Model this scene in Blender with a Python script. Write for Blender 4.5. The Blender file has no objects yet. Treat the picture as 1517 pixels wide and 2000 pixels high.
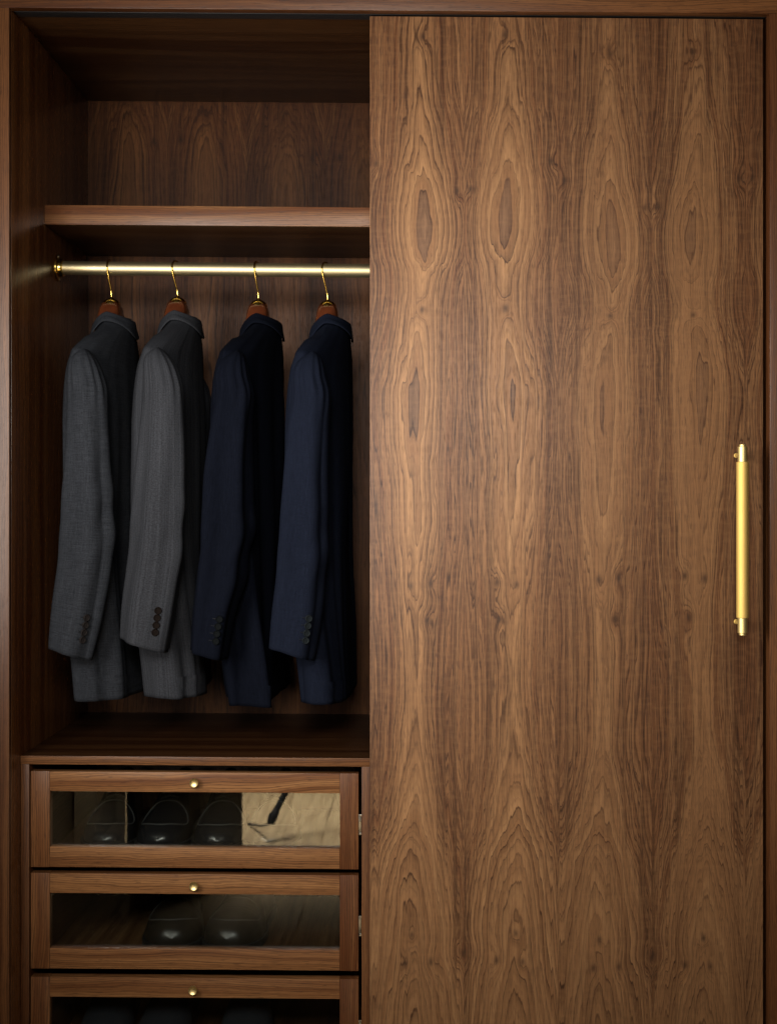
import bpy, bmesh, math, random
from mathutils import Vector, noise as mnoise
R = math.radians
random.seed(7)
SC = bpy.context.scene
COL = SC.collection

# ------------------------------------------------------------------ camera
CAMZ, CAMD = 1.35, 2.5                      # lens height, distance from the wardrobe's face
cd = bpy.data.cameras.new('camera'); cam = bpy.data.objects.new('camera', cd); COL.objects.link(cam)
cam.location = (0, -CAMD, CAMZ); cam.rotation_euler = (R(90), 0, 0)
cd.sensor_fit = 'HORIZONTAL'; cd.sensor_width = 36.0; cd.lens = 36*CAMD/1.345
cd.shift_x = -0.0372; cd.shift_y = -0.0165
cd.clip_start = .05; cd.clip_end = 60
cd.dof.use_dof = True; cd.dof.focus_distance = CAMD + .02; cd.dof.aperture_fstop = 8.0
SC.camera = cam

# ------------------------------------------------------------------ light
w = bpy.data.worlds.new('World'); SC.world = w; w.use_nodes = True
w.node_tree.nodes['Background'].inputs[0].default_value = (1.0, .93, .84, 1)
w.node_tree.nodes['Background'].inputs[1].default_value = .025
def area(name, loc, aim, sx, sy, power, color, spread=180):
    l = bpy.data.lights.new(name, 'AREA'); l.shape = 'RECTANGLE'; l.size = sx; l.size_y = sy
    l.energy = power; l.color = color; l.spread = R(spread)
    o = bpy.data.objects.new(name, l); COL.objects.link(o); o.location = loc
    o.rotation_euler = (Vector(aim)-Vector(loc)).to_track_quat('-Z', 'Y').to_euler()
    return o
area('softbox', (-.84, -1.05, 1.52), (.20, 0, 1.55), .42, .9, 16, (1.0, .95, .88), 112)
area('front_softbox', (-.10, -2.75, 2.02), (-.10, 0, 1.37), .6, .5, 6.0, (1.0, .96, .90), 68)
area('floor_window', (-.45, -3.45, 2.4), (-.45, -3.60, 0), .6, .7, 165, (1.0, .95, .85), 72)
SC.view_settings.view_transform = 'Standard'; SC.view_settings.look = 'None'
SC.view_settings.exposure = 0.14; SC.view_settings.gamma = 1.0
SC.cycles.use_denoising = True; SC.cycles.caustics_reflective = False; SC.cycles.caustics_refractive = False
SC.cycles.max_bounces = 8; SC.cycles.transparent_max_bounces = 12
SC.cycles.sample_clamp_indirect = 6

# ------------------------------------------------------------------ helpers
SLOPE = .0078                               # the joinery runs slightly out of level
XREF = -.65
def S(d): return 1128.0*CAMD/(CAMD+d)       # picture units per metre, d metres behind the face
def PX(px, d): return (px-815)/S(d)
def PZ(py, d): return CAMZ+(975-py)/S(d)
def rack(v): return Vector((v[0], v[1], v[2]-SLOPE*(v[0]-XREF)))

def link(o, parent=None):
    COL.objects.link(o)
    if parent is not None:
        o.parent = parent
        o.matrix_parent_inverse = parent.matrix_world.inverted() if False else o.matrix_parent_inverse
    return o
def thing(name, label, cat, loc=(0,0,0), group=None):
    o = bpy.data.objects.new(name, None); o.empty_display_size = .05
    o.location = loc; o['label'] = label; o['category'] = cat
    if group: o['group'] = group
    COL.objects.link(o); return o
def wloc(o):
    v = Vector((0,0,0))
    while o is not None: v += o.location; o = o.parent
    return v
def put(name, bm, mat, parent=None, smooth=True, ang=35, base=None):
    """bm is in world coordinates; origin goes to the piece's own centre"""
    me = bpy.data.meshes.new(name)
    if base is None:
        n = max(1, len(bm.verts)); base = sum((v.co for v in bm.verts), Vector())/n
    base = Vector(base)
    for v in bm.verts: v.co -= base
    bm.normal_update(); bm.to_mesh(me); bm.free()
    for m in (mat if isinstance(mat, (list, tuple)) else [mat]): me.materials.append(m)
    if smooth:
        me.shade_smooth()
        if ang: me.set_sharp_from_angle(angle=R(ang))
    o = bpy.data.objects.new(name, me); COL.objects.link(o)
    if parent is not None:
        o.parent = parent; o.location = base - wloc(parent)
    else: o.location = base
    return o
def box(x0, x1, y0, y1, z0, z1, bev=.0012, racked=True, bm=None):
    b = bmesh.new()
    vs = [b.verts.new((x, y, z)) for x in (x0, x1) for y in (y0, y1) for z in (z0, z1)]
    for f in ((0,1,3,2),(4,6,7,5),(0,4,5,1),(2,3,7,6),(0,2,6,4),(1,5,7,3)): b.faces.new([vs[i] for i in f])
    bmesh.ops.recalc_face_normals(b, faces=b.faces)
    if bev: bmesh.ops.bevel(b, geom=b.edges[:], offset=bev, segments=2, profile=.6, affect='EDGES')
    if racked:
        for v in b.verts: v.co = rack(v.co)
    if bm is None: return b
    me = bpy.data.meshes.new('t'); b.to_mesh(me); b.free(); bm.from_mesh(me); bpy.data.meshes.remove(me); return bm
def loft(rings, closed=True, cap0=False, cap1=False, uv=None, bm=None):
    bm = bm or bmesh.new()
    rows = [[bm.verts.new(p) for p in r] for r in rings]
    m = len(rings[0]); uvl = bm.loops.layers.uv.verify() if uv else None
    for i in range(len(rows)-1):
        for j in range(m if closed else m-1):
            k = (j+1) % m
            f = bm.faces.new((rows[i][j], rows[i][k], rows[i+1][k], rows[i+1][j]))
            if uv:
                jj = j+1
                for l, (a, b) in zip(f.loops, ((i,j),(i,jj),(i+1,jj),(i+1,j))): l[uvl].uv = uv(a, b)
    if cap0: bm.faces.new(rows[0])
    if cap1: bm.faces.new(rows[-1][::-1])
    return bm
def fixn(bm): bmesh.ops.recalc_face_normals(bm, faces=bm.faces); return bm
def lathe(profile, origin, axis='z', n=32, bm=None):
    """profile [(r, h)] revolved about an axis through origin"""
    rings = []
    for r, h in profile:
        ring = []
        for k in range(n):
            a = 2*math.pi*k/n; c, s = r*math.cos(a), r*math.sin(a)
            d = {'z': (c, s, h), 'y': (c, h, s), 'x': (h, c, s)}[axis]
            ring.append(Vector(origin)+Vector(d))
        rings.append(ring)
    return fixn(loft(rings, True, True, True, bm=bm))
def tube(pts, r, n=10, bm=None, rz=None):
    pts = [Vector(p) for p in pts]; rings = []
    up = Vector((.31, .17, .93))
    for i, p in enumerate(pts):
        t = (pts[min(i+1, len(pts)-1)]-pts[max(i-1, 0)]).normalized()
        a = t.cross(up).normalized(); b = t.cross(a)
        rr = r[i] if isinstance(r, (list, tuple)) else r
        rings.append([p+a*rr*math.cos(2*math.pi*k/n)+b*rr*math.sin(2*math.pi*k/n) for k in range(n)])
    return fixn(loft(rings, True, True, True, bm=bm))
def interp(tab, x):
    """smooth (Hermite) interpolation through [(x, v...)]"""
    if x <= tab[0][0]: return tab[0][1:]
    n = len(tab)
    for k in range(n-1):
        a, b = tab[k], tab[k+1]
        if x <= b[0]:
            h = b[0]-a[0]; t = (x-a[0])/h; out = []
            for c in range(1, len(a)):
                d = (b[c]-a[c])/h
                dl = (a[c]-tab[k-1][c])/(a[0]-tab[k-1][0]) if k else d
                dr = (tab[k+2][c]-b[c])/(tab[k+2][0]-b[0]) if k+2 < n else d
                m0 = 0 if dl*d <= 0 else 2*dl*d/(dl+d)
                m1 = 0 if dr*d <= 0 else 2*dr*d/(dr+d)
                out.append((1+2*t)*(1-t)**2*a[c]+t*(1-t)**2*h*m0+t*t*(3-2*t)*b[c]+t*t*(t-1)*h*m1)
            return tuple(out)
    return tab[-1][1:]
def nz(*p): return mnoise.noise(Vector(p))

# ------------------------------------------------------------------ node expressions
class E:
    """a value in a node tree; arithmetic on it adds Math nodes"""
    tree = None
    def __init__(s, sock): s.s = sock
    @staticmethod
    def m(op, *a, clamp=False):
        n = E.tree.nodes.new('ShaderNodeMath'); n.operation = op; n.use_clamp = clamp
        for i, v in enumerate(a):
            if isinstance(v, E): E.tree.links.new(v.s, n.inputs[i])
            else: n.inputs[i].default_value = v
        return E(n.outputs[0])
    def __add__(s, o): return E.m('ADD', s, o)
    __radd__ = __add__
    def __sub__(s, o): return E.m('SUBTRACT', s, o)
    def __rsub__(s, o): return E.m('SUBTRACT', o, s)
    def __mul__(s, o): return E.m('MULTIPLY', s, o)
    __rmul__ = __mul__
    def __truediv__(s, o): return E.m('DIVIDE', s, o)
    def __neg__(s): return E.m('MULTIPLY', s, -1.0)
    def pow(s, p): return E.m('POWER', s, p)
    def abs(s): return E.m('ABSOLUTE', s)
    def fract(s): return E.m('FRACT', s)
    def floor(s): return E.m('FLOOR', s)
    def clamp(s): return E.m('ADD', s, 0.0, clamp=True)
def exp(a): return E.m('EXPONENT', a)
def sin(a): return E.m('SINE', a)
def smooth(a, lo, hi, o0=0., o1=1.):
    n = E.tree.nodes.new('ShaderNodeMapRange'); n.interpolation_type = 'SMOOTHSTEP'
    E.tree.links.new(a.s, n.inputs[0])
    for i, v in enumerate((lo, hi, o0, o1)): n.inputs[i+1].default_value = v
    return E(n.outputs[0])
def vec(x, y, z=0.):
    n = E.tree.nodes.new('ShaderNodeCombineXYZ')
    for i, v in enumerate((x, y, z)):
        if isinstance(v, E): E.tree.links.new(v.s, n.inputs[i])
        else: n.inputs[i].default_value = v
    return E(n.outputs[0])
def noise(v, scale=1., detail=2., rough=.5):
    n = E.tree.nodes.new('ShaderNodeTexNoise'); n.noise_dimensions = '3D'
    E.tree.links.new(v.s, n.inputs['Vector'])
    n.inputs['Scale'].default_value = scale; n.inputs['Detail'].default_value = detail; n.inputs['Roughness'].default_value = rough
    return E(n.outputs[0])
def curve(a, pts, lo, hi, vlo, vhi):
    n = E.tree.nodes.new('ShaderNodeFloatCurve'); c = n.mapping.curves[0]
    q = [((x-lo)/(hi-lo), (v-vlo)/(vhi-vlo)) for x, v in pts]
    c.points[0].location = q[0]; c.points[1].location = q[-1]
    for p in q[1:-1]: c.points.new(*p)
    n.mapping.update()
    E.tree.links.new(((a-lo)*(1/(hi-lo))).s, n.inputs[1])
    return E(n.outputs[0])*(vhi-vlo)+vlo
def mix(f, a, b, mode='MIX'):
    n = E.tree.nodes.new('ShaderNodeMix'); n.data_type = 'RGBA'; n.blend_type = mode
    for i, v in ((0, f), (6, a), (7, b)):
        if isinstance(v, E): E.tree.links.new(v.s, n.inputs[i])
        elif i == 0: n.inputs[i].default_value = v
        else: n.inputs[i].default_value = (*v, 1)
    return E(n.outputs[2])
def pos():
    n = E.tree.nodes.new('ShaderNodeNewGeometry')
    q = E.tree.nodes.new('ShaderNodeSeparateXYZ'); E.tree.links.new(n.outputs['Position'], q.inputs[0])
    return E(q.outputs[0]), E(q.outputs[1]), E(q.outputs[2])
def uvco():
    n = E.tree.nodes.new('ShaderNodeUVMap')
    q = E.tree.nodes.new('ShaderNodeSeparateXYZ'); E.tree.links.new(n.outputs[0], q.inputs[0])
    return E(q.outputs[0]), E(q.outputs[1])
def material(name):
    m = bpy.data.materials.new(name); m.use_nodes = True; E.tree = m.node_tree
    return m, m.node_tree.nodes['Principled BSDF']
def setp(b, **k):
    for n, v in k.items():
        i = b.inputs[n.replace('_', ' ')]
        if isinstance(v, E): E.tree.links.new(v.s, i)
        elif isinstance(v, tuple): i.default_value = (*v, 1) if len(v) == 3 else v
        else: i.default_value = v
def bump(b, h, strength, dist):
    n = E.tree.nodes.new('ShaderNodeBump'); n.inputs['Strength'].default_value = strength; n.inputs['Distance'].default_value = dist
    E.tree.links.new(h.s, n.inputs['Height']); E.tree.links.new(n.outputs[0], b.inputs['Normal'])

# ------------------------------------------------------------------ wood
LIGHT, MID, DARK, GREY = (.310,.163,.072), (.135,.054,.0215), (.027,.0095,.0042), (.115,.064,.040)
def veneer(name, x0, sc, leaf, uc, F, K, knots, tint=1., rough=.44, seed=0., expo=1.4, spec=.24, linew=1.):
    """book-matched crown-cut veneer: rings are level lines of a height field, mirrored leaf by leaf.
    x0 world x of the first leaf edge, sc millimetre-like veneer units per metre"""
    m, b = material(name)
    x, y, z = pos()
    X = (x-x0)*sc; Y0 = (CAMZ-z)*sc+975
    li = (X*(1/leaf)).floor()
    u0 = E.m('PINGPONG', X, float(leaf))
    off = li*13.7+seed
    pair = smooth(li, 1.2, 1.8)                               # the second pair of leaves drifts along the log
    Y = Y0-pair*(smooth(Y0, 560., 700., 40., -22.)+smooth(Y0, 900., 1400., 0., 37.))+li*3.
    wob = noise(vec(u0*.011, Y*.0035, off*.02+seed), 1., 3., .5)-.5
    jag = (noise(vec(u0*.045, Y*.011, off*.05+3.+seed), 1., 2., .55)-.5)*smooth(Y, 1300., 1520., 1., .42)
    fine = (noise(vec(u0*.16, Y*.022, off*.1+9.), 1., 2., .6)-.5)*smooth(Y, 1300., 1520., 1., .5)
    uc_ = curve(Y, uc, 0, 2100, 0, 300)+(noise(vec(Y*.0022, li*7.3, seed), 1., 1.)-.5)*34.
    crown = smooth((u0-uc_).abs(), 18., 62., 1., 0.)          # 1 in the middle of a leaf, 0 on its flanks
    u = u0+wob*(crown*7.+6.)+jag*(crown*8.+1.)+fine*(.3+crown*.5)
    Ym = Y+jag*(crown*84.+5.)+fine*(crown*12.+1.)+wob*smooth(Y, 1250., 1550., 36., 20.)
    du = (u-uc_).abs()
    f = curve(Ym, F, 0, 2100, -10, 15)+du.pow(expo)*K
    dark = None
    for (ku, ky, a, sx, sy) in knots:
        p = u0+jag*6.-ku; q = Y-ky
        f = f+exp(-(p*p*(1/sx**2)+q*q*(1/sy**2)))*a
        e = exp(-(p*p*(1/5.**2)+q*q*(1/8.**2)))
        dark = e if dark is None else dark+e
    f = f+(noise(vec(u0*.05, Y*.0022, off*.1+17.), 1., 2.)-.5)*1.1
    f = f+(noise(vec(u0*.062, Y*.0007, off*.3+40.), 1., 2., .5)-.5)*(3.4-crown*1.6)*smooth((Ym-430.).abs(), 120., 400., .35, 1.)
    f = f+(noise(vec(li*5.17, Y*.0050, seed+3.), 1., 1.)-.5)*1.5
    edge = smooth(f, 4.6, 9.5)
    ring = f.floor(); s = f.fract()
    rh = noise(vec(ring*1.73, li*.21, seed), 1., 0.)          # how strong each ring reads
    rh2 = noise(vec(f*.55, li*.1, seed+5.), 1., 2.)            # broad tone, follows the grain
    lo = .84-edge*.34
    line = ((s-lo)/(.90-lo)).clamp()*(1.-smooth(s, .93, 1.0))
    halo = smooth(s, .1, .95)*(1.-smooth(s, .95, 1.0))
    amt = smooth(rh, .30, .60, .45, 1.)*linew*(1.-pair*crown*.35)*smooth(noise(vec(u0*.013, Y*.0042, off*.7+60.), 1., 2.), .36, .60, .45, 1.)
    s2 = (f*2.3+rh*2.).fract()                                 # hairlines between the rings
    hair = smooth(s2, .55, .85)*(1.-smooth(s2, .92, 1.))*smooth(noise(vec(f*1.9, Y*.002, off), 1., 2.), .38, .6)
    fib = noise(vec((u0+wob*5.)*.50, Y*.0065, off), 1., 3., .7)
    pore = smooth(noise(vec(u*.80, Y*.045, off+31.), 1., 1., .5), .54, .66)
    curl = noise(vec(u0*.035, Y*.11, off+50.), 1., 1.)
    c = mix((smooth(rh2, .3, .7)*.55+(1.-edge)*.34+.04).clamp(), MID, LIGHT)
    heart = smooth(f, 2.8, 3.1, 1., 0.)*smooth(Y, 900., 1100., 1., 0.)
    c = mix(heart*(.55-pair*.30), c, GREY)
    c = mix((halo*amt*(.42-edge*.16)).clamp(), c, DARK)
    c = mix(pair*.14, c, DARK)
    c = mix((line*amt*(.78-edge*.16)).clamp(), c, DARK)
    streak = smooth(noise(vec((u0+wob*8.)*.075, Y*.0008, off*.4+80.), 1., 3., .65), .46, .66)
    c = mix(streak*(edge*.30+.16), c, DARK)
    c = mix(hair*(edge*.62+.22), c, DARK)
    c = mix(smooth(fib, .42, .66)*(edge*.22+.27), c, DARK)
    c = mix(pore*(edge*.22+.30), c, (.03,.013,.008))
    c = mix(smooth(curl, .45, .7)*.07, c, LIGHT)
    if dark is not None: c = mix((dark*.65).clamp(), c, (.022,.011,.007))
    if tint != 1.: c = mix(1., c, (tint,)*3 if not isinstance(tint, tuple) else tint, 'MULTIPLY')
    setp(b, Base_Color=c, Roughness=(fib*.14+(rough-.07)+pore*.1), Specular_IOR_Level=spec)
    bump(b, pore*-1.+fib*.3-line*.3, .12, .0006)
    return m
def board(name, axis, tint=1., rough=.40, seed=0., spec=.28, fig=1., freq=1.):
    """plain sawn walnut, grain along axis"""
    m, b = material(name)
    x, y, z = pos()
    al, a, c2 = {'x': (x, z, y), 'y': (y, x, z), 'z': (z, x, y)}[axis]
    sway = noise(vec(al*1.6, a*5., c2*5.+seed), 1., 3., .55)-.5
    kink = noise(vec(al*9., a*40., c2*40.+seed), 1., 2., .6)-.5
    f = (a*260.*freq+c2*110.*freq)+sway*13.*fig+kink*1.1+seed
    ring = f.floor(); s = f.fract()
    rh = noise(vec(ring*1.37, seed, 0.), 1., 0.)
    tone = noise(vec(f*.22, al*.7, seed), 1., 2.)
    line = smooth(s, .35, .9)*(1.-smooth(s, .94, 1.))*smooth(rh, .3, .65, .2, 1.)
    fib = noise(vec(al*22., a*850., c2*850.), 1., 2., .65)
    pore = smooth(noise(vec(al*45., a*560., c2*560.+7.), 1., 1.), .60, .70)
    c = mix(smooth(tone, .3, .7), MID, LIGHT)
    c = mix(line*.58, c, DARK)
    c = mix(smooth(fib, .40, .72)*.40, c, DARK)
    c = mix(pore*.45, c, (.03,.013,.008))
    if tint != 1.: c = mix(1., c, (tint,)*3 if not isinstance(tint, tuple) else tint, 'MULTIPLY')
    setp(b, Base_Color=c, Roughness=fib*.14+(rough-.07), Specular_IOR_Level=spec)
    bump(b, pore*-1.+fib*.3, .12, .0006)
    return m
DX = PX(722, .02)
M_DOOR = veneer('book_matched_walnut_veneer', DX, 1119., 183.5,
    [(0,97),(300,100),(430,106),(620,100),(800,87),(1150,92),(1600,81),(2100,80)],
    [(0,7.0),(60,6.7),(185,6.05),(240,5.0),(315,4.0),(357,3.0),(430,2.4),(493,3.0),(528,4.0),(600,4.4),(690,3.6),(738,3.25),(753,2.96),(815,2.72),(880,2.95),(905,3.25),(1000,3.7),
     (1100,4.6),(1210,5.5),(1320,6.0),(1440,5.8),(1510,4.8),(1553,4.0),(1608,3.0),(1640,2.0),(1668,1.0),(1720,0.),(1790,-1.4),(1860,-2.4),(1930,-3.3),(2100,-6.)],
    .0165,
    [(103,70,1.2,16,26),(102,605,1.1,12,22),(13,318,1.5,12,30),(118,1140,1.0,14,24),(112,1213,1.0,14,24),(80,1145,-.8,12,34),
     (82,1827,1.0,9,22),(119,1880,1.4,16,30),(69,1883,1.0,10,24),(183,1863,1.8,36,30),(170,372,1.2,13,24)], seed=2.)
M_BACK = veneer('shaded_walnut_back_veneer', PX(172,.6), 910., 155.,
    [(0,80),(2100,74)],
    [(0,10.),(150,8.6),(197,7.8),(250,6.4),(300,5.5),(380,5.1),(600,5.4),(900,5.),(1200,5.6),(1400,5.),(2100,5.)], .0150,
    [(128,275,.7,9,18)], tint=(.43,.335,.25), rough=.42, seed=11., spec=.10)  # tint paints the light falloff at the back of the bay into the walnut
M_V = board('upright_walnut', 'z', (.50,.385,.31), .36, 1.)
M_H = board('level_walnut', 'x', (.54,.43,.345), .36, 4.)
M_HR = board('drawer_rail_walnut', 'x', (.92,.81,.69), .36, 9., fig=1.4)
M_VR = board('drawer_stile_walnut', 'z', (.74,.61,.51), .36, 14.)
M_IN = board('shaded_inner_walnut', 'z', (.66,.49,.35), .26, 21., spec=.40, fig=.6)  # same walnut, the bay's shade put into its tint
M_INH = board('shaded_level_walnut', 'x', (.19,.155,.13), .36, 27., spec=.14, fig=.6)  # shade on the inside top and level boards painted into the tint
M_BOX = board('drawer_box_walnut', 'y', .45, .45, 33.)

def metal(name, col, rough, aniso=None):
    m, b = material(name)
    x, y, z = pos()
    n = noise(vec(x*60., y*900., z*900.), 1., 2.) if aniso == 'x' else noise(vec(x*900., y*900., z*60.), 1., 2.) if aniso == 'z' else noise(vec(x*200., y*200., z*200.), 1., 2.)
    sm = noise(vec(x*18., y*18., z*9.), 1., 3.)
    setp(b, Base_Color=mix(sm*.35, col, tuple(c*.72 for c in col)), Metallic=1., Roughness=n*.10+sm*.10+(rough-.10))
    return m
M_BRASS = metal('brushed_brass_rail', (.64,.54,.32), .47, 'x')
M_HBRASS = metal('satin_brass_handle', (.90,.66,.22), .70, 'z')
M_PBRASS = metal('polished_brass', (.85,.60,.16), .16)
M_KNOB = metal('satin_brass_knob', (.90,.70,.32), .42)
M_NICKEL = metal('bright_nickel', (.40,.38,.34), .3)
M_BLACK, b_ = material('black_metal'); setp(b_, Base_Color=(.012,.012,.013), Roughness=.45)

def cloth(name, col, col2, kind):
    m, b = material(name)
    u, v = uvco()                                              # metres round and down the piece
    slub = noise(vec(u*520., v*30., 0.), 1., 3., .7); weft = noise(vec(u*34., v*520., 3.), 1., 3., .7)
    grit = noise(vec(u*420., v*420., 8.), 1., 3., .8)
    slub, weft, grit = [smooth(q, .28, .72) for q in (slub, weft, grit)]
    blot = noise(vec(u*9., v*5., 1.), 1., 2.)
    if kind == 'stripe':
        st = sin(u*(2*math.pi/.0062))*.5+.5
        sel = noise(vec(u*420., v*2.5, 4.), 1., 2.)
        t = st*.08+smooth(sel, .35, .65)*.16+slub*.16+weft*.06+grit*.54
    elif kind == 'sharkskin': t = slub*.26+weft*.36+grit*.38
    else: t = slub*.30+weft*.2+grit*.5
    c = mix(t.clamp(), col, col2)
    c = mix(smooth(blot, .3, .7)*.18, c, col)
    setp(b, Base_Color=c, Roughness=.92, Specular_IOR_Level=.04, Sheen_Weight=0., Sheen_Roughness=.5)
    bump(b, grit+slub*.5+weft*.5, .25, .0004)
    return m
M_CLOTH = [cloth('charcoal_wool', (.0058,.0066,.0082), (.042,.046,.055), 'sharkskin'),
           cloth('grey_herringbone_wool', (.0075,.0080,.0094), (.050,.053,.062), 'stripe'),
           cloth('midnight_navy_wool', (.0010,.0014,.0028), (.0048,.0062,.0122), 'plain'),
           cloth('navy_wool', (.0024,.0033,.0066), (.0095,.0125,.0240), 'plain')]
M_LINING, b_ = material('black_lining'); setp(b_, Base_Color=(.006,.006,.008), Roughness=.6)
def horn(name, col, col2):
    m, b = material(name); x, y, z = pos()
    setp(b, Base_Color=mix(noise(vec(x*300., y*300., z*300.), 1., 2.), col, col2), Roughness=.7, Specular_IOR_Level=.04); return m
M_BTN = [horn('dark_horn', (.006,.005,.005), (.024,.020,.019)), horn('brown_horn', (.0035,.0028,.0025), (.011,.007,.0055)),
         horn('black_horn', (.0015,.002,.002), (.004,.005,.006)), horn('slate_horn', (.004,.005,.006), (.016,.020,.022))]
M_HANGER, b_ = material('varnished_mahogany'); x_, y_, z_ = pos()
setp(b_, Base_Color=mix(noise(vec(x_*60., y_*10., z_*60.), 1., 3.), (.050,.012,.005), (.115,.030,.010)), Roughness=.22, Specular_IOR_Level=.6)
def leather(name, col, rough):
    m, b = material(name); x, y, z = pos()
    g = noise(vec(x*500., y*500., z*500.), 1., 3.); cr = noise(vec(x*30., y*90., z*60.), 1., 3.)
    setp(b, Base_Color=mix(cr*.5, col, tuple(c*2.2 for c in col)), Roughness=cr*.14+(rough-.05), Specular_IOR_Level=.38)
    bump(b, g*.4+cr, .18, .001); return m
M_LEATHER = leather('polished_black_leather', (.007,.007,.008), .20)
M_BOOT = leather('dark_brown_leather', (.010,.008,.006), .30)
M_SUEDE = leather('slate_suede', (.016,.018,.024), .75)
M_SOLE, b_ = material('black_rubber_sole'); setp(b_, Base_Color=(.010,.010,.010), Roughness=.5)
M_SEAM, b_ = material('waxed_thread'); setp(b_, Base_Color=(.05,.05,.05), Roughness=.35)

# glass: thin clear pane, partly mirror by Fresnel
M_GLASS = bpy.data.materials.new('clear_glass'); M_GLASS.use_nodes = True; nt = M_GLASS.node_tree; nt.nodes.clear()
o_ = nt.nodes.new('ShaderNodeOutputMaterial'); mx = nt.nodes.new('ShaderNodeMixShader'); tr = nt.nodes.new('ShaderNodeBsdfTransparent')
gl = nt.nodes.new('ShaderNodeBsdfGlossy'); fr = nt.nodes.new('ShaderNodeFresnel')
tr.inputs[0].default_value = (.90,.92,.90,1); gl.inputs['Roughness'].default_value = .0; fr.inputs[0].default_value = 1.52
nt.links.new(fr.outputs[0], mx.inputs[0]); nt.links.new(tr.outputs[0], mx.inputs[1]); nt.links.new(gl.outputs[0], mx.inputs[2]); nt.links.new(mx.outputs[0], o_.inputs[0])

def plain(name, col, rough=.6, var=.25):
    m, b = material(name); x, y, z = pos()
    n = noise(vec(x*6., y*6., z*6.), 1., 4.)
    setp(b, Base_Color=mix(n*var, col, tuple(c*.5 for c in col)), Roughness=rough); return m
M_WALL = plain('grey_painted_wall', (.55,.53,.48))
M_LEAF = plain('dark_painted_door', (.035,.033,.030), .4)
M_PLANK, b_ = material('pale_oak_plank'); x_, y_, z_ = pos()
g_ = noise(vec(x_*60., y_*3., z_*60.), 1., 4., .6); k_ = noise(vec(x_*9., y_*2.2, 0.), 1., 3.); pk_ = (x_*(1/.188)).floor()
c_ = mix(smooth(g_, .35, .7), (.42,.31,.17), (.24,.16,.08)); c_ = mix(smooth(k_, .62, .70)*.6, c_, (.14,.09,.05))
setp(b_, Base_Color=mix(noise(vec(pk_*3.3, 0., 0.), 1., 0.)*.5, c_, (.24,.17,.10)), Roughness=.5)

# ------------------------------------------------------------------ the wardrobe
ZT, ZB = PZ(-60, 0), .0                     # top of the case, room floor
WX0, WX1 = PX(18, 0), PX(1503, 0)           # inner faces of the stiles
XL = WX0                                    # inner face of the left side
YB = .60                                    # back panel
ward = thing('wardrobe', 'fitted walnut wardrobe with an open hanging bay, drawers and a sliding door', 'wardrobe', (0, 0, 0))
zr = PZ(15, 0)                              # underside of the head rail
put('stile', box(WX0-.075, WX0, 0, .014, ZB, zr+.06, .0018, False), M_V, ward)
put('stile', box(WX1, WX1+.075, 0, .12, ZB, zr+.06, .0018, False), M_V, ward)
put('head_rail', box(WX0-.0748, WX1+.0748, -.0015, .018, zr, ZT, .0018), M_H, ward)
ZC = PZ(197, .6)                            # underside of the inside top
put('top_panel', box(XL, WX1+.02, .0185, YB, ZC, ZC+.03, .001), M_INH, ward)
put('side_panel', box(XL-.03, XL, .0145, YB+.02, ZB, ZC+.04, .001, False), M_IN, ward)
put('side_panel', box(WX1+.0205, WX1+.05, .1205, YB+.02, ZB, ZC+.04, .001, False), M_IN, ward)
put('back_panel', box(XL-.03, WX1+.05, YB, YB+.018, ZB, ZC+.04, 0, False), M_BACK, ward)
# shelf over the rail
d = .237
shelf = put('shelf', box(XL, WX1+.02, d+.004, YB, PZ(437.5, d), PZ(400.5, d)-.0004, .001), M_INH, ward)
put('edging', box(XL, WX1+.02, d, d+.0038, PZ(438, d), PZ(400, d), .001), board('shelf_edge_walnut', 'x', (.88,.77,.64), .36, 6.), shelf)
# clothes rail
RY = .334; ZR = PZ(523, RY)
rr = .0132
zl = lambda x: ZR-SLOPE*1.2*(x-PX(112, RY))
x0, x1 = XL+.004, WX1+.02
prof = [[Vector((x, RY+rr*math.cos(a), zl(x)+rr*math.sin(a))) for a in [2*math.pi*k/48 for k in range(48)]] for x in (x0, -.3, 0, .3, x1)]
rail = put('clothes_rail', fixn(loft(prof, True, True, True)), M_BRASS, ward)
fl = put('flange', lathe([(.005,0),(.0258,0),(.0262,.0012),(.0256,.0032),(.0222,.0042),(.0185,.0046),(.0178,.0105),(.0168,.0122),(.013,.0126)], (XL, RY, zl(XL)), 'x', 48), M_PBRASS, rail)
for s in (-1, 1):
    put('screw', lathe([(.0034,0),(.0034,.0008),(.0022,.0019),(.0006,.0022)], (XL+.0036, RY-.006*s, zl(XL)+s*.0212), 'x', 14), M_NICKEL, rail)

# sliding door
DY = .02
door = put('sliding_door', box(PX(722, DY), PX(1490, DY), DY, DY+.036, .02, PZ(25.5, DY), .0012), M_DOOR, ward, base=(.27, DY+.018, 1.1))
HY = -.030
hx = PX(1450, HY)
def hz(py): return PZ(py, HY)
rg = .0106
put('handle_grip', lathe([(rg-.0008,0),(rg,.0008),(rg,hz(902)-hz(1207)-.0008),(rg-.0008,hz(902)-hz(1207))], (hx, HY, hz(1207)), 'z', 40), M_HBRASS, door)
for a, b2, s in ((902, 868, 1), (1207, 1241, -1)):
    L = abs(hz(a)-hz(b2)); pr = [(.0084,-.004),(.0084,L-.0042),(.0074,L-.0036),(.0062,L-.0034),(.0062,L-.0004),(.0058,L)]
    put('handle_end', lathe([(r, s*h) for r, h in pr], (hx, HY, hz(a)), 'z', 32), metal('turned_brass', (.90,.72,.32), .50) if s > 0 else bpy.data.materials['turned_brass'], door)
    zp = hz(888) if s > 0 else hz(1219)
    put('handle_post', lathe([(.0034,0),(.0034,DY-HY-.0057-.004),(.0044,DY-HY-.0057-.003),(.0044,DY-HY-.0057)], (hx, HY+.0052, zp), 'y', 24), M_HBRASS, door)
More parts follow.
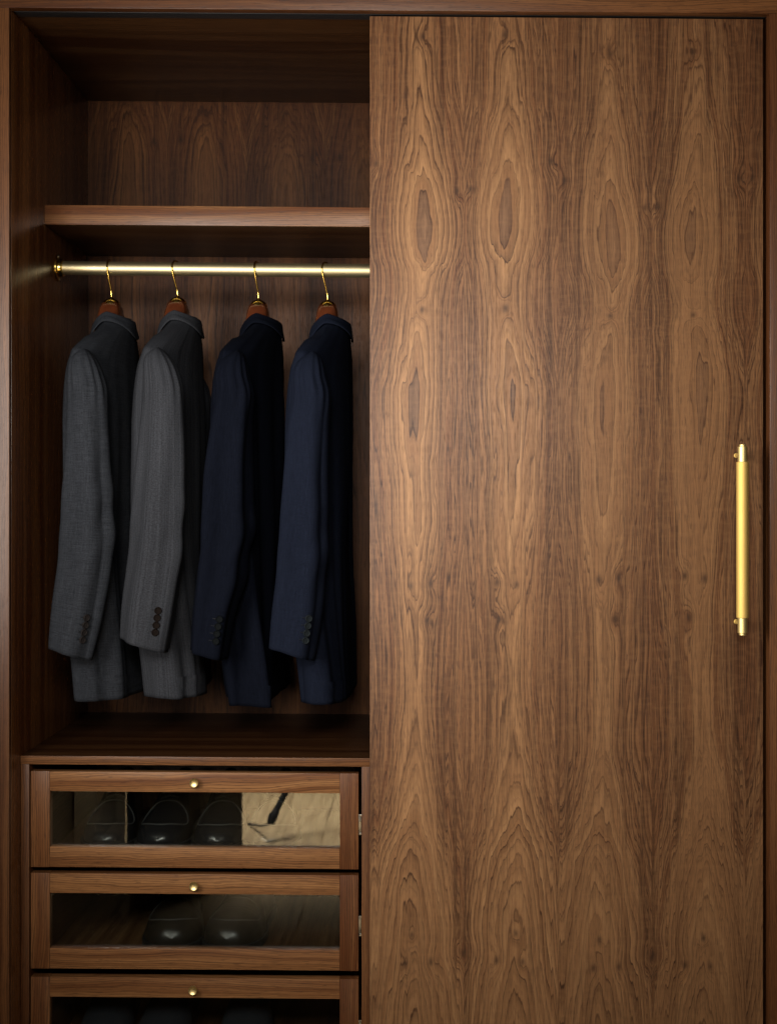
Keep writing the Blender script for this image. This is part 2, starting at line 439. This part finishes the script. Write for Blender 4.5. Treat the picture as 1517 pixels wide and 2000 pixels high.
# rail the door hangs in, just under the head
put('door_track', box(WX0+.002, WX1, .024, .052, PZ(25.5, DY)+.004, ZC-.0005 if PZ(25.5, DY)+.004 < ZC-.0015 else PZ(25.5, DY)+.012, .0005), M_BLACK, ward)

# chest of drawers
CY = .071
def cz(py): return PZ(py, CY)
cx0, cx1 = XL+.0005, PX(720, CY)
put('unit_top', box(cx0, cx1+.02, CY, YB-.001, cz(1493), cz(1477), .001), M_INH, ward)
put('unit_top_edging', box(cx0, cx1+.02, CY-.0022, CY-.0002, cz(1493), cz(1477)+.0004, .0006), M_H, ward)
put('unit_side', box(cx0, PX(57, CY), CY, YB-.001, .06, cz(1493)-.0006, .001), M_V, ward)
put('unit_side', box(PX(706, CY), cx1+.02, CY, YB-.001, .06, cz(1493)-.0006, .001), M_V, ward)
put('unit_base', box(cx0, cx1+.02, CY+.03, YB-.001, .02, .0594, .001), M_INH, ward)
FY = .076                                   # face of the drawer fronts
ft = .021
glass_thk = .004
def drawer(ytop, ybot, knob, dx=0.):
    X0, X1 = PX(60+dx, FY), PX(700+dx*.3, FY)
    xa, xb = PX(97+dx, FY), PX(663.5+dx*.3, FY)
    z0, z1 = PZ(ybot, FY), PZ(ytop, FY)
    h = 39/S(FY); h2 = 40.5/S(FY)
    dr = put('drawer', box(X0+.012, X1-.012, FY+ft+.0005, FY+ft+.40, z0+.008, z0+.016, .0005), M_BOX, ward)
    put('side', box(X0+.010, X0+.0225, FY+ft+.0005, FY+ft+.42, z0+.0165, z1-.06, .001), M_BOX, dr)
    put('side', box(X1-.0225, X1-.010, FY+ft+.0005, FY+ft+.42, z0+.0165, z1-.06, .001), M_BOX, dr)
    put('back', box(X0+.0232, X1-.0232, FY+ft+.405, FY+ft+.418, z0+.0165, z1-.06, .001), M_BOX, dr)
    put('stile', box(X0, xa, FY, FY+ft, z0, z1, .0010), M_VR, dr)
    put('stile', box(xb, X1, FY, FY+ft, z0, z1, .0010), M_VR, dr)
    put('top_rail', box(xa+.0002, xb-.0002, FY+.0004, FY+ft-.0004, z1-h, z1-.0003, .0010), M_HR, dr)
    put('bottom_rail', box(xa+.0002, xb-.0002, FY+.0004, FY+ft-.0004, z0+.0003, z0+h2, .0010), M_HR, dr)
    put('pane', box(xa-.004, xb+.004, FY+.0095, FY+.0095+glass_thk, z0+h2-.004, z1-h+.004, 0), M_GLASS, dr)
    kx, kz = PX(knob[0], FY-.016), PZ(knob[1], FY-.016)
    put('knob', lathe([(.0035,.0165),(.0035,.006),(.0050,.0045),(.0078,.0030),(.0080,.0012),(.0074,.0),(.0052,.0014),(.0018,.0022),(.0003,.0022)], (kx, FY-.0165, kz), 'y', 36), M_KNOB, dr)
    hxx = X1+.0004; hz0 = z0+.36*(z1-z0)-SLOPE*.6
    hb = box(hxx, hxx+.0012, FY+.001, FY+.012, hz0, hz0+.037, .0003, False)
    hb = box(hxx+.0012, hxx+.0040, FY+.003, FY+.0045, hz0+.001, hz0+.0355, .0004, False, hb)
    hb = box(hxx+.0012, hxx+.0050, FY+.001, FY+.003, hz0+.0330, hz0+.0368, .0004, False, hb)
    hb = box(hxx+.0012, hxx+.0050, FY+.001, FY+.003, hz0+.0002, hz0+.0040, .0004, False, hb)
    put('hinge', hb, M_NICKEL, dr)
    return z0+.0165
ZD = [drawer(1507, 1694.5, (378.5, 1530)), drawer(1706, 1893, (378, 1732)), drawer(1909, 2097, (376, 1936))]

# ------------------------------------------------------------------ hangers
def hanger(i, px, py, label):
    hxw = PX(px, RY); zc = PZ(py, RY)                     # top of the brass cap
    zrail = zl(hxw)
    t = thing('coat_hanger', label, 'hanger', (hxw, RY, zc), 'wooden coat hangers on the brass rail')
    # wooden body, broad and rounded, arms sloping inside the jacket and bowed forward
    rings = []
    for k in range(41):
        s = -1+2*k/40; yy = s*.180; a = abs(s)
        hh = interp([(0,.0),(.10,-.0020),(.16,-.012),(.24,-.040),(.34,-.075),(.6,-.104),(1.,-.148)], a)[0]
        lo = interp([(0,-.095),(.25,-.100),(.6,-.130),(1.,-.170)], a)[0]
        th = interp([(0,.0222),(.2,.0222),(.5,.018),(.9,.015),(1.,.010)], a)[0]
        xc = -.030*a**2
        top, bot = -.006+hh, lo
        ring = []
        for q in range(24):
            an = 2*math.pi*q/24; c, sn = math.cos(an), math.sin(an)
            xx = math.copysign(abs(c)**.40, c)*th*(1.0 if sn < 0 else (1-.14*sn)); zz = (top+bot)/2+math.copysign(abs(sn)**.55, sn)*(top-bot)/2
            ring.append(Vector((hxw+xc+xx, RY+yy, zc+zz)))
        rings.append(ring)
    put('body', fixn(loft(rings, True, True, True)), M_HANGER, t, ang=60)
    # brass cap on the crown
    cap = []
    for r_, h_ in ((.0188,-.0125),(.0186,-.0108),(.0172,-.0074),(.0146,-.0042),(.0105,-.0016),(.0060,-.0001),(.0045,.0014),(.0026,.0030)):
        cap.append([Vector((hxw+r_*math.cos(a)*.93, RY+r_*math.sin(a)*1.25, zc+h_)) for a in [2*math.pi*k/36 for k in range(36)]])
    put('cap', fixn(loft(cap, True, True, True)), M_PBRASS, t, ang=50)
    # hook: up from the cap, forward, over the rail and down behind
    dz = zrail-zc; R0 = rr+.0026; tw = R((9, 21, 13, 27)[i])
    pts = [(0, zc-.002), (0, zc+.012), (-.003, zc+dz*.35), (-.0105, zc+dz*.66), (-.0150, zrail-.006)]
    for k in range(13):
        a = math.pi*(1.05-1.22*k/12); pts.append((R0*math.cos(a), zrail+R0*math.sin(a)))
    P3 = []
    for yy, zz in pts: P3.append((hxw+yy*math.sin(tw)*1.0-(zz-zc)*.055, RY+yy*math.cos(tw), zz))
    sm = []
    for k in range(len(P3)-1):
        p0, p1, p2, p3 = (Vector(P3[max(k-1,0)]), Vector(P3[k]), Vector(P3[k+1]), Vector(P3[min(k+2,len(P3)-1)]))
        for q in range(4):
            t_ = q/4; sm.append(.5*((2*p1)+(p2-p0)*t_+(2*p0-5*p1+4*p2-p3)*t_*t_+(3*p1-p0-3*p2+p3)*t_**3))
    sm.append(Vector(P3[-1]))
    put('hook', tube(sm, .0017, 10), M_PBRASS, t, ang=80)
    return hxw, zc

# ------------------------------------------------------------------ jackets
def jacket(i, hxw, zc, label, sleeve, hem, cuffz, leanb=0., folds=1., fs=0., rot=0., far=.035):
    """local frame: x back(+) / front(-), y near(-) / far(+), z down from the hanger's cap"""
    O = Vector((hxw, RY, zc)); mat = M_CLOTH[i]
    t = thing('suit_jacket', label, 'jacket', (hxw, RY, zc+hem), 'suit jackets hanging on the rail')
    #        z     hy    xf    xb   bow   exp
    T = [(-.040,.046,.034,.038,.000,2.0),(-.056,.066,.036,.042,.002,2.0),(-.074,.110,.037,.044,.005,2.0),(-.094,.158,.037,.045,.009,2.0),(-.110,.190,.038,.046,.012,2.0),
         (-.124,.208,.039,.046,.013,2.0),(-.150,.210,.046,.047,.015,2.1),(-.25,.194,.058,.050,.018,2.2),(-.36,.184,.062,.050,.018,2.3),(-.47,.182,.058,.050,.014,2.5),(-.60,.190,.050,.056,.008,2.8),(hem,.196,.034,.064,.0,3.2)]
    T = [(-a[0],)+a[1:] for a in T]
    NZ, NA = 110, 150
    zs = [.040+( -hem-.040)*((k/(NZ-1))**1.0) for k in range(NZ)]
    zs = [.040+(.13-.040)*k/24 for k in range(25)]+[.13+(-hem-.13)*(k+1)/90 for k in range(90)]
    rings = []
    for zd in zs:
        hy, xf, xb, bow, ex = interp(T, zd)
        ring = []
        g = min(1, max(0, (zd-.16)/.5))
        for k in range(NA):
            a = 2*math.pi*k/NA
            c, s = math.cos(a), math.sin(a)
            yy = -math.copysign(abs(c)**(2/ex), c)*hy
            xx = math.copysign(abs(s)**(2/ex), s)*(xb if s > 0 else xf)
            # hanging folds
            fo = (math.sin(a*3+1.1+fs+zd*1.5)*.0055+math.sin(a*7+fs*2+zd*2.2)*.0028+nz(math.cos(a)*2.2+fs, math.sin(a)*2.2, zd*1.6)*.016)*g*folds
            fo += nz(math.cos(a)*5+fs, math.sin(a)*5, zd*3.5)*.0035*folds*min(1, zd*4)
            # side seam and centre-back vent
            for sa, dep in ((R(52), .0022), (R(308), .0022)):
                dd = (a-sa)/R(2.6); fo -= dep*math.exp(-dd*dd)*min(1, zd*3)
            if zd > -hem-.21:
                dd = (a-R(95)); fo += .004*(1/(1+math.exp(-dd/R(1.6))))*math.exp(-max(0, dd)/R(22))*min(1, (zd-(-hem-.21))*12)
            n = Vector((s*hy, -c*max(xf, xb), 0)).normalized()
            xx += -(bow+(far*min(1, zd*4) if yy > 0 else .014*min(1, zd*4)*max(0, min(1, 1-(zd-.45)/.25))))*min(1, abs(yy)/.2)**2+leanb*min(1, zd/.7)+rot*max(-1, min(1, yy/.2))*max(0, 1-zd/.75)+n.x*fo; yy += n.y*fo
            z_ = -zd-max(0, -xx)*1.0*max(0, 1-(zd-.04)/.05)
            if zd > -hem-.02: z_ += nz(a*1.3+fs, 2.2, 0)*.003+.004*math.cos(a+2)
            ring.append(O+Vector((xx, yy, z_)))
        rings.append(ring)
    # turned-in hem
    last = rings[-1]; ctr = sum(last, Vector())/NA
    rings.append([p+(ctr-p).normalized()*.003+Vector((0,0,.0006)) for p in last])
    rings.append([p+(ctr-p).normalized()*.0035+Vector((0,0,.04)) for p in last])
    circ = .60
    bmb = fixn(loft(rings, True, True, False, uv=lambda r, q: (q/NA*circ, (zs[min(r, len(zs)-1)]))))
    put('body', bmb, mat, t, ang=None)
    # sleeves
    for side in (-1, 1):
        NS, NR = 96, 64
        rings = []; zsl = []
        for k in range(NS):
            s = k/(NS-1)
            # cap: quick quarter-round at the top, then a hanging tube
            zt, zb = .1215, -cuffz
            zd = zt+(zb-zt)*s**1.12
            cx, rx = interp(sleeve, zd)
            if side > 0: cx = cx*.6-.006
            capf = min(1, max(.02, (zd-zt)/.075)); capr = max(.03, (1-(1-capf)**2.6))**(1/2.6)
            ry = .037*(.30+.70*capr); rxx = rx
            ycen = .199+.022*capr-.004*max(0, (zd-.35)) 
            if zd > .3: ycen += .010*math.sin((zd-.3)*4)
            cx2 = cx
            ring = []
            for q in range(NR):
                a = 2*math.pi*q/NR; c, sn = math.cos(a), math.sin(a)
                ex = 2.35
                xx = math.copysign(abs(sn)**(2/ex), sn)*rxx; yy = math.copysign(abs(c)**(2/ex), c)*ry
                env = capr
                # gathers under the cap, long drapes, elbow drag lines, back seam
                fo = .0017*math.sin(a*13+fs*3)*math.exp(-((zd-.175)/.05)**2)
                fo += .0036*folds*math.sin(a*5+fs+1.1*zd+.6*math.sin(zd*9+fs))*min(1, max(0, (zd-.15)*5))*math.exp(-max(0, zd-.45)*2.2)
                fo += .0075*folds*nz(xx*26+fs*3, zd*2.6, side*3.+fs)*min(1, zd*3)
                el = math.exp(-((zd-.43-fs*.01)/.07)**2); fo += .0024*folds*el*math.sin(zd*62+xx*90+fs*2)*(.25+.75*max(0, sn))
                dd = (a-R(52))/R(4.); fo -= .0016*math.exp(-dd*dd)*min(1, max(0, (zd-.17)*6))
                dd = (a-R(128))/R(4.); fo -= .0010*math.exp(-dd*dd)*min(1, max(0, (zd-.17)*6))
                n = Vector((sn, side*c, 0))
                z_ = -zd
                if zd > .30: z_ -= .30*(xx)*min(1, (zd-.30)/(zb-.30))**2
                if capr < 1: z_ -= (1-capr)*0
                ring.append(O+Vector((cx2+xx+n.x*fo*env, side*(ycen+yy)+n.y*fo*env, z_)))
            rings.append(ring); zsl.append(zd)
        last = rings[-1]; ctr = sum(last, Vector())/NR
        rings.append([p+(ctr-p).normalized()*.0028+Vector((0,0,.0004)) for p in last]); zsl.append(zb)
        rings.append([p+(ctr-p).normalized()*.0034+Vector((0,0,.05)) for p in last]); zsl.append(zb)
        sl = put('sleeve', fixn(loft(rings, True, True, False, uv=lambda r, q: (q/NR*.26+side, zsl[r]))), mat, t, ang=None)
        if side < 0:
            # cuff buttons sit on the outer face beside the back seam
            for q in range(4):
                zd = -cuffz-.030-.0128*(3-q)
                k = min(range(NS), key=lambda k_: abs(zsl[k_]-zd))
                a = R(25); qf = int(a/(2*math.pi)*NR)
                p = rings[k][qf]+(rings[k][qf+1]-rings[k][qf])*.4
                tn = (rings[k][qf+1]-rings[k][qf-1]).normalized(); up = (rings[k-1][qf]-rings[k+1][qf]).normalized()
                nn = tn.cross(up).normalized()
                if nn.y > 0: nn = -nn
                bb = bmesh.new(); prof = [(.0062,-.0008),(.0066,.0006),(.0066,.0018),(.0058,.0026),(.0050,.0025),(.0044,.0017),(.0020,.0016),(.0002,.0016)]
                e1 = tn; e2 = nn.cross(tn).normalized()
                rr_ = [[p+nn*(h_+.0006)+(e1*math.cos(w_)+e2*math.sin(w_))*r_ for w_ in [2*math.pi*j/20 for j in range(20)]] for r_, h_ in prof]
                loft(rr_, True, True, True, bm=bb); fixn(bb)
                put('button', bb, M_BTN[i], sl, ang=50)
                # worked buttonhole beside it
                b0 = p+nn*.0008-e1*.0072; b1 = p+nn*.0008-e1*.0128
                put('buttonhole', tube([b0, (b0+b1)/2, b1], .0006, 6), M_LINING, sl)
    # collar: stand and fall wrapped round the back of the neck
    NC = 61; out = []
    for k in range(NC):
        a = -1+2*k/(NC-1)
        th = a*R(148)                                        # 0 = back (+x), signs = near / far
        cx_, cy_ = math.cos(th), math.sin(th)
        rx_ = .043 if cx_ > 0 else .040
        px_, py_ = cx_*rx_*.93+.002, -cy_*.056 if False else cy_*.056
        fr_ = max(0, abs(th)-R(95))/R(53)
        ztop = -.032-.012*max(0, cx_)-.014*max(0, -cx_)-.016*fr_**2
        side_ = abs(cy_)
        zlo = -.081+.028*side_**2-.030*fr_
        o_x, o_y = cx_, cy_*.75
        def pt(off, z_): return O+Vector((px_+o_x*off, py_+o_y*off, z_+nz(a*3, i*2.1, 0)*.0012))
        mid = (ztop*.55+zlo*.45)
        out.append([pt(-.0042, ztop-.024), pt(-.0038, ztop-.006), pt(-.0018, ztop-.0008), pt(.0010, ztop), pt(.0034, ztop-.0016), pt(.0052, ztop-.008), pt(.0058+.002*side_, mid), pt(.0062+.0125*side_, zlo+.003), pt(.0063+.0125*side_, zlo), pt(.0045+.0125*side_, zlo+.0005), pt(.0030, mid+.001)])
    def cuv(r, q): return (r/(NC-1)*.34, q*.008)
    put('collar', fixn(loft(out, False, uv=cuv)), mat, t, ang=None)
    return t

GH = 'nearest the left side panel'
HL = [('mahogany hanger with brass hook inside the charcoal jacket, nearest the side panel', 218, 583),
      ('mahogany hanger with brass hook inside the light grey striped jacket', 347, 580.5),
      ('mahogany hanger with brass hook inside the near-black navy jacket', 505, 586),
      ('mahogany hanger with brass hook inside the navy jacket beside the sliding door', 640, 587.5)]
JL = ['dark charcoal grey wool jacket hanging nearest the left side panel',
      'lighter mid grey wool jacket with fine stripes, between the charcoal and navy jackets',
      'near-black midnight navy wool jacket right of the light grey one',
      'navy blue wool jacket hanging beside the edge of the sliding door']
def head(dx): return [(.1215,-.004+dx*.5,.003),(.126,-.005+dx*.5,.010),(.134,-.006+dx*.6,.0185),(.146,-.0055+dx*.8,.0255),(.165,-.003+dx,.0305),(.20,.001+dx,.0350)]
SLV = [head(.002)+[(.25,.004,.0355),(.33,.0055,.0368),(.42,.006,.0425),(.48,.005,.0435),(.59,-.008,.0425),(.68,-.022,.037)],
       head(.008)+[(.25,.008,.0385),(.34,.006,.044),(.42,.004,.0475),(.48,.001,.0490),(.59,-.014,.0480),(.68,-.025,.043)],
       head(-.020)+[(.25,-.025,.0365),(.34,-.030,.038),(.43,-.031,.040),(.52,-.041,.037),(.60,-.058,.031),(.68,-.069,.028)],
       head(-.018)+[(.25,-.022,.0375),(.34,-.027,.039),(.43,-.029,.043),(.50,-.031,.0445),(.59,-.039,.0445),(.68,-.051,.040)]]
for i in range(4):
    hxw, zc = hanger(i, HL[i][1], HL[i][2], HL[i][0])
    jacket(i, hxw, zc, JL[i], SLV[i], (-.762, -.760, -.770, -.762)[i], (-.672, -.660, -.672, -.668)[i],
           (0., 0., -.010, -.012)[i], (1.1, .9, 1.7, .9)[i], (.3, 2.1, 4.4, 6.0)[i], (.002, .0, .018, .015)[i], (.035, .035, .030, -.006)[i])

# ------------------------------------------------------------------ shoes
def shoe(cx, y0, z0, yaw, L, W, H, mat, label, seam=True, group=None, kind='shoe', laces=True, toe=1.):
    t = thing('shoe' if kind == 'shoe' else 'boot', label, kind, (cx, y0, z0), group)
    ca, sa = math.cos(yaw), math.sin(yaw)
    def tw(x, y, z): return Vector((cx+x*ca-y*sa, y0+x*sa+y*ca, z0+z))
    wid = [(0,.05),(.015,.42),(.05,.66),(.12,.88),(.22,1.),(.34,.98),(.52,.78),(.72,.70),(.88,.68),(.96,.50),(1.,.16)]
    top = [(0,.022*toe),(.03,.036*toe),(.10,.048*toe),(.22,.054*toe),(.34,.064),(.46,.084),(.58,H),(.75,H*1.0),(.95,H*1.05),(1.,H*.9)]
    NS = 56; rings = []
    for k in range(NS):
        s = (k/(NS-1))**1.35
        ww = interp(wid, s)[0]*W/2; hh = interp(top, s)[0]
        ring = []
        for q in range(29):
            a = math.pi*q/28; c, sn = math.cos(a), math.sin(a)
            xx = math.copysign(abs(c)**.72, c)*ww*(1-.12*sn**2); zz = .012+sn**.78*(hh-.012)
            cr = .0012*math.sin(s*160)*math.exp(-((s-.30)/.05)**2)*sn
            ring.append(tw(xx, s*L, zz+cr))
        rings.append(ring)
    put('upper', fixn(loft(rings, False, True, True)), mat, t, ang=None)
    so = []
    for k in range(48):
        a = 2*math.pi*k/48; s = .5-.5*math.cos(a); sg = 1 if math.sin(a) >= 0 else -1
        ww = interp(wid, s)[0]*W/2+.0045; so.append((sg*ww*(1 if .001 < s < .999 else 0), -.005+s*(L+.009)))
    put('sole', fixn(loft([[tw(x, y, z) for x, y in so] for z in (.0005, .0095, .0135)], True, True, True)), M_SOLE, t, ang=40)
    if seam:
        lp = []
        for k in range(49):
            t_ = 2*math.pi*k/48; s = .235-.155*math.cos(t_); a = math.pi/2+1.02*math.sin(t_)*(1-.15*math.cos(t_))
            ww = interp(wid, s)[0]*W/2; hh = interp(top, s)[0]; c, sn = math.cos(a), math.sin(a)
            lp.append(tw(math.copysign(abs(c)**.72, c)*ww*(1-.12*sn**2), s*L, .0128+sn**.78*(hh-.012)))
        put('apron_seam', tube(lp, .0011, 6), M_SEAM, t)
    if laces:
        bl = bmesh.new()
        for k in range(4):
            s = .42+.045*k; hh = interp(top, s)[0]; tube([tw(-.016, s*L-.003, hh-.002), tw(0, s*L, hh+.0025), tw(.016, s*L+.003, hh-.002)], .0020, 6, bm=bl)
        put('laces', bl, M_SOLE, t)
    return t
sy = FY+ft+.022
def sx(px, d=.12): return PX(px, d)
G1 = 'polished black shoes in the top drawer'
for px, yw, lab in ((203, R(2), 'polished black leather shoe in the top drawer, nearest its left end'), (306, R(-2), 'polished black leather shoe in the top drawer, second from its left end'),
                    (424, R(2), 'polished black leather shoe in the top drawer, below right of the brass knob'), (522, R(-2), 'polished black leather shoe in the top drawer, half lost behind the bright floor reflection')):
    shoe(sx(px), sy, ZD[0]-SLOPE*(sx(px)-XREF)+.0, yw, .285, .098, .100, M_LEATHER, lab, group=G1)
for px, yw, lab in ((335, R(5), 'dark leather boot in the middle drawer, the left one of the pair'), (441, R(-6), 'dark leather boot in the middle drawer, the right one of the pair')):
    shoe(sx(px), sy, ZD[1]-SLOPE*(sx(px)-XREF), yw, .29, .108, .105, M_BOOT, lab, group='dark leather boots in the middle drawer', kind='boot', toe=1.15)
for px, yw, lab in ((195, R(3), 'slate suede shoe in the bottom drawer, nearest its left end'), (302, R(-3), 'slate suede shoe in the bottom drawer, below left of the knob'), (475, R(2), 'slate suede shoe in the bottom drawer, right of the knob')):
    shoe(sx(px), sy, ZD[2]-SLOPE*(sx(px)-XREF), yw, .285, .100, .100, M_SUEDE, lab, seam=False, group='slate suede shoes in the bottom drawer')

# ------------------------------------------------------------------ the bit of room that the drawer glass mirrors
fl = put('floor', box(-3.2, 3.2, -7.5, 1.2, -.05, -.012, 0, False), M_PLANK); fl['kind'] = 'structure'; fl['label'] = 'pale oak plank floor in front of the wardrobe'
pm = None
for k in range(-9, 10):
    bmx = box(k*.188-.001, k*.188+.185, -7.4, -.002, -.0118, .0, .001, False)
    put('plank', bmx, M_PLANK, fl)
wl = put('wall', box(-1.05, -.93, -1.93, -.03, .001, 2.6, .003, False), M_WALL); wl['kind'] = 'structure'; wl['label'] = 'grey painted wall left of the wardrobe'
put('dark_panel', box(-.9298, -.925, -1.76, -1.22, .36, 2.1, .001, False), M_LEAF, wl)
put('skirting', box(-.9298, -.915, -1.92, -.04, .001, .09, .003, False), M_WALL, wl)
b2 = bmesh.new(); box(0, .50, -.02, .02, .004, 2.1, .002, False, b2)
for v in b2.verts:
    a = R(-52); v.co = Vector((-.945+v.co.x*math.cos(a)-v.co.y*math.sin(a), -2.08+v.co.x*math.sin(a)+v.co.y*math.cos(a), v.co.z))
rd = thing('room_door', 'dark open door mirrored in the left part of the top drawer glass', 'door', (-.8, -2.3, 0))
put('leaf', b2, M_LEAF, rd)
ls = thing('light_stand', 'black light stand mirrored in the bright right part of the top drawer glass', 'light stand', (-.55, -3.35, 0))
put('leg', tube([(-.70,-3.31,.004), (-.63,-3.15,.030), (-.585,-3.05,.062)], .0045, 8), M_BLACK, ls)
put('joint', tube([(-.580,-3.025,.066), (-.572,-3.033,.092), (-.560,-3.045,.112)], [.015,.020,.016], 12), M_BLACK, ls)
put('pole', tube([(-.566,-3.04,.102), (-.38,-3.22,.46)], .0125, 10), M_BLACK, ls)
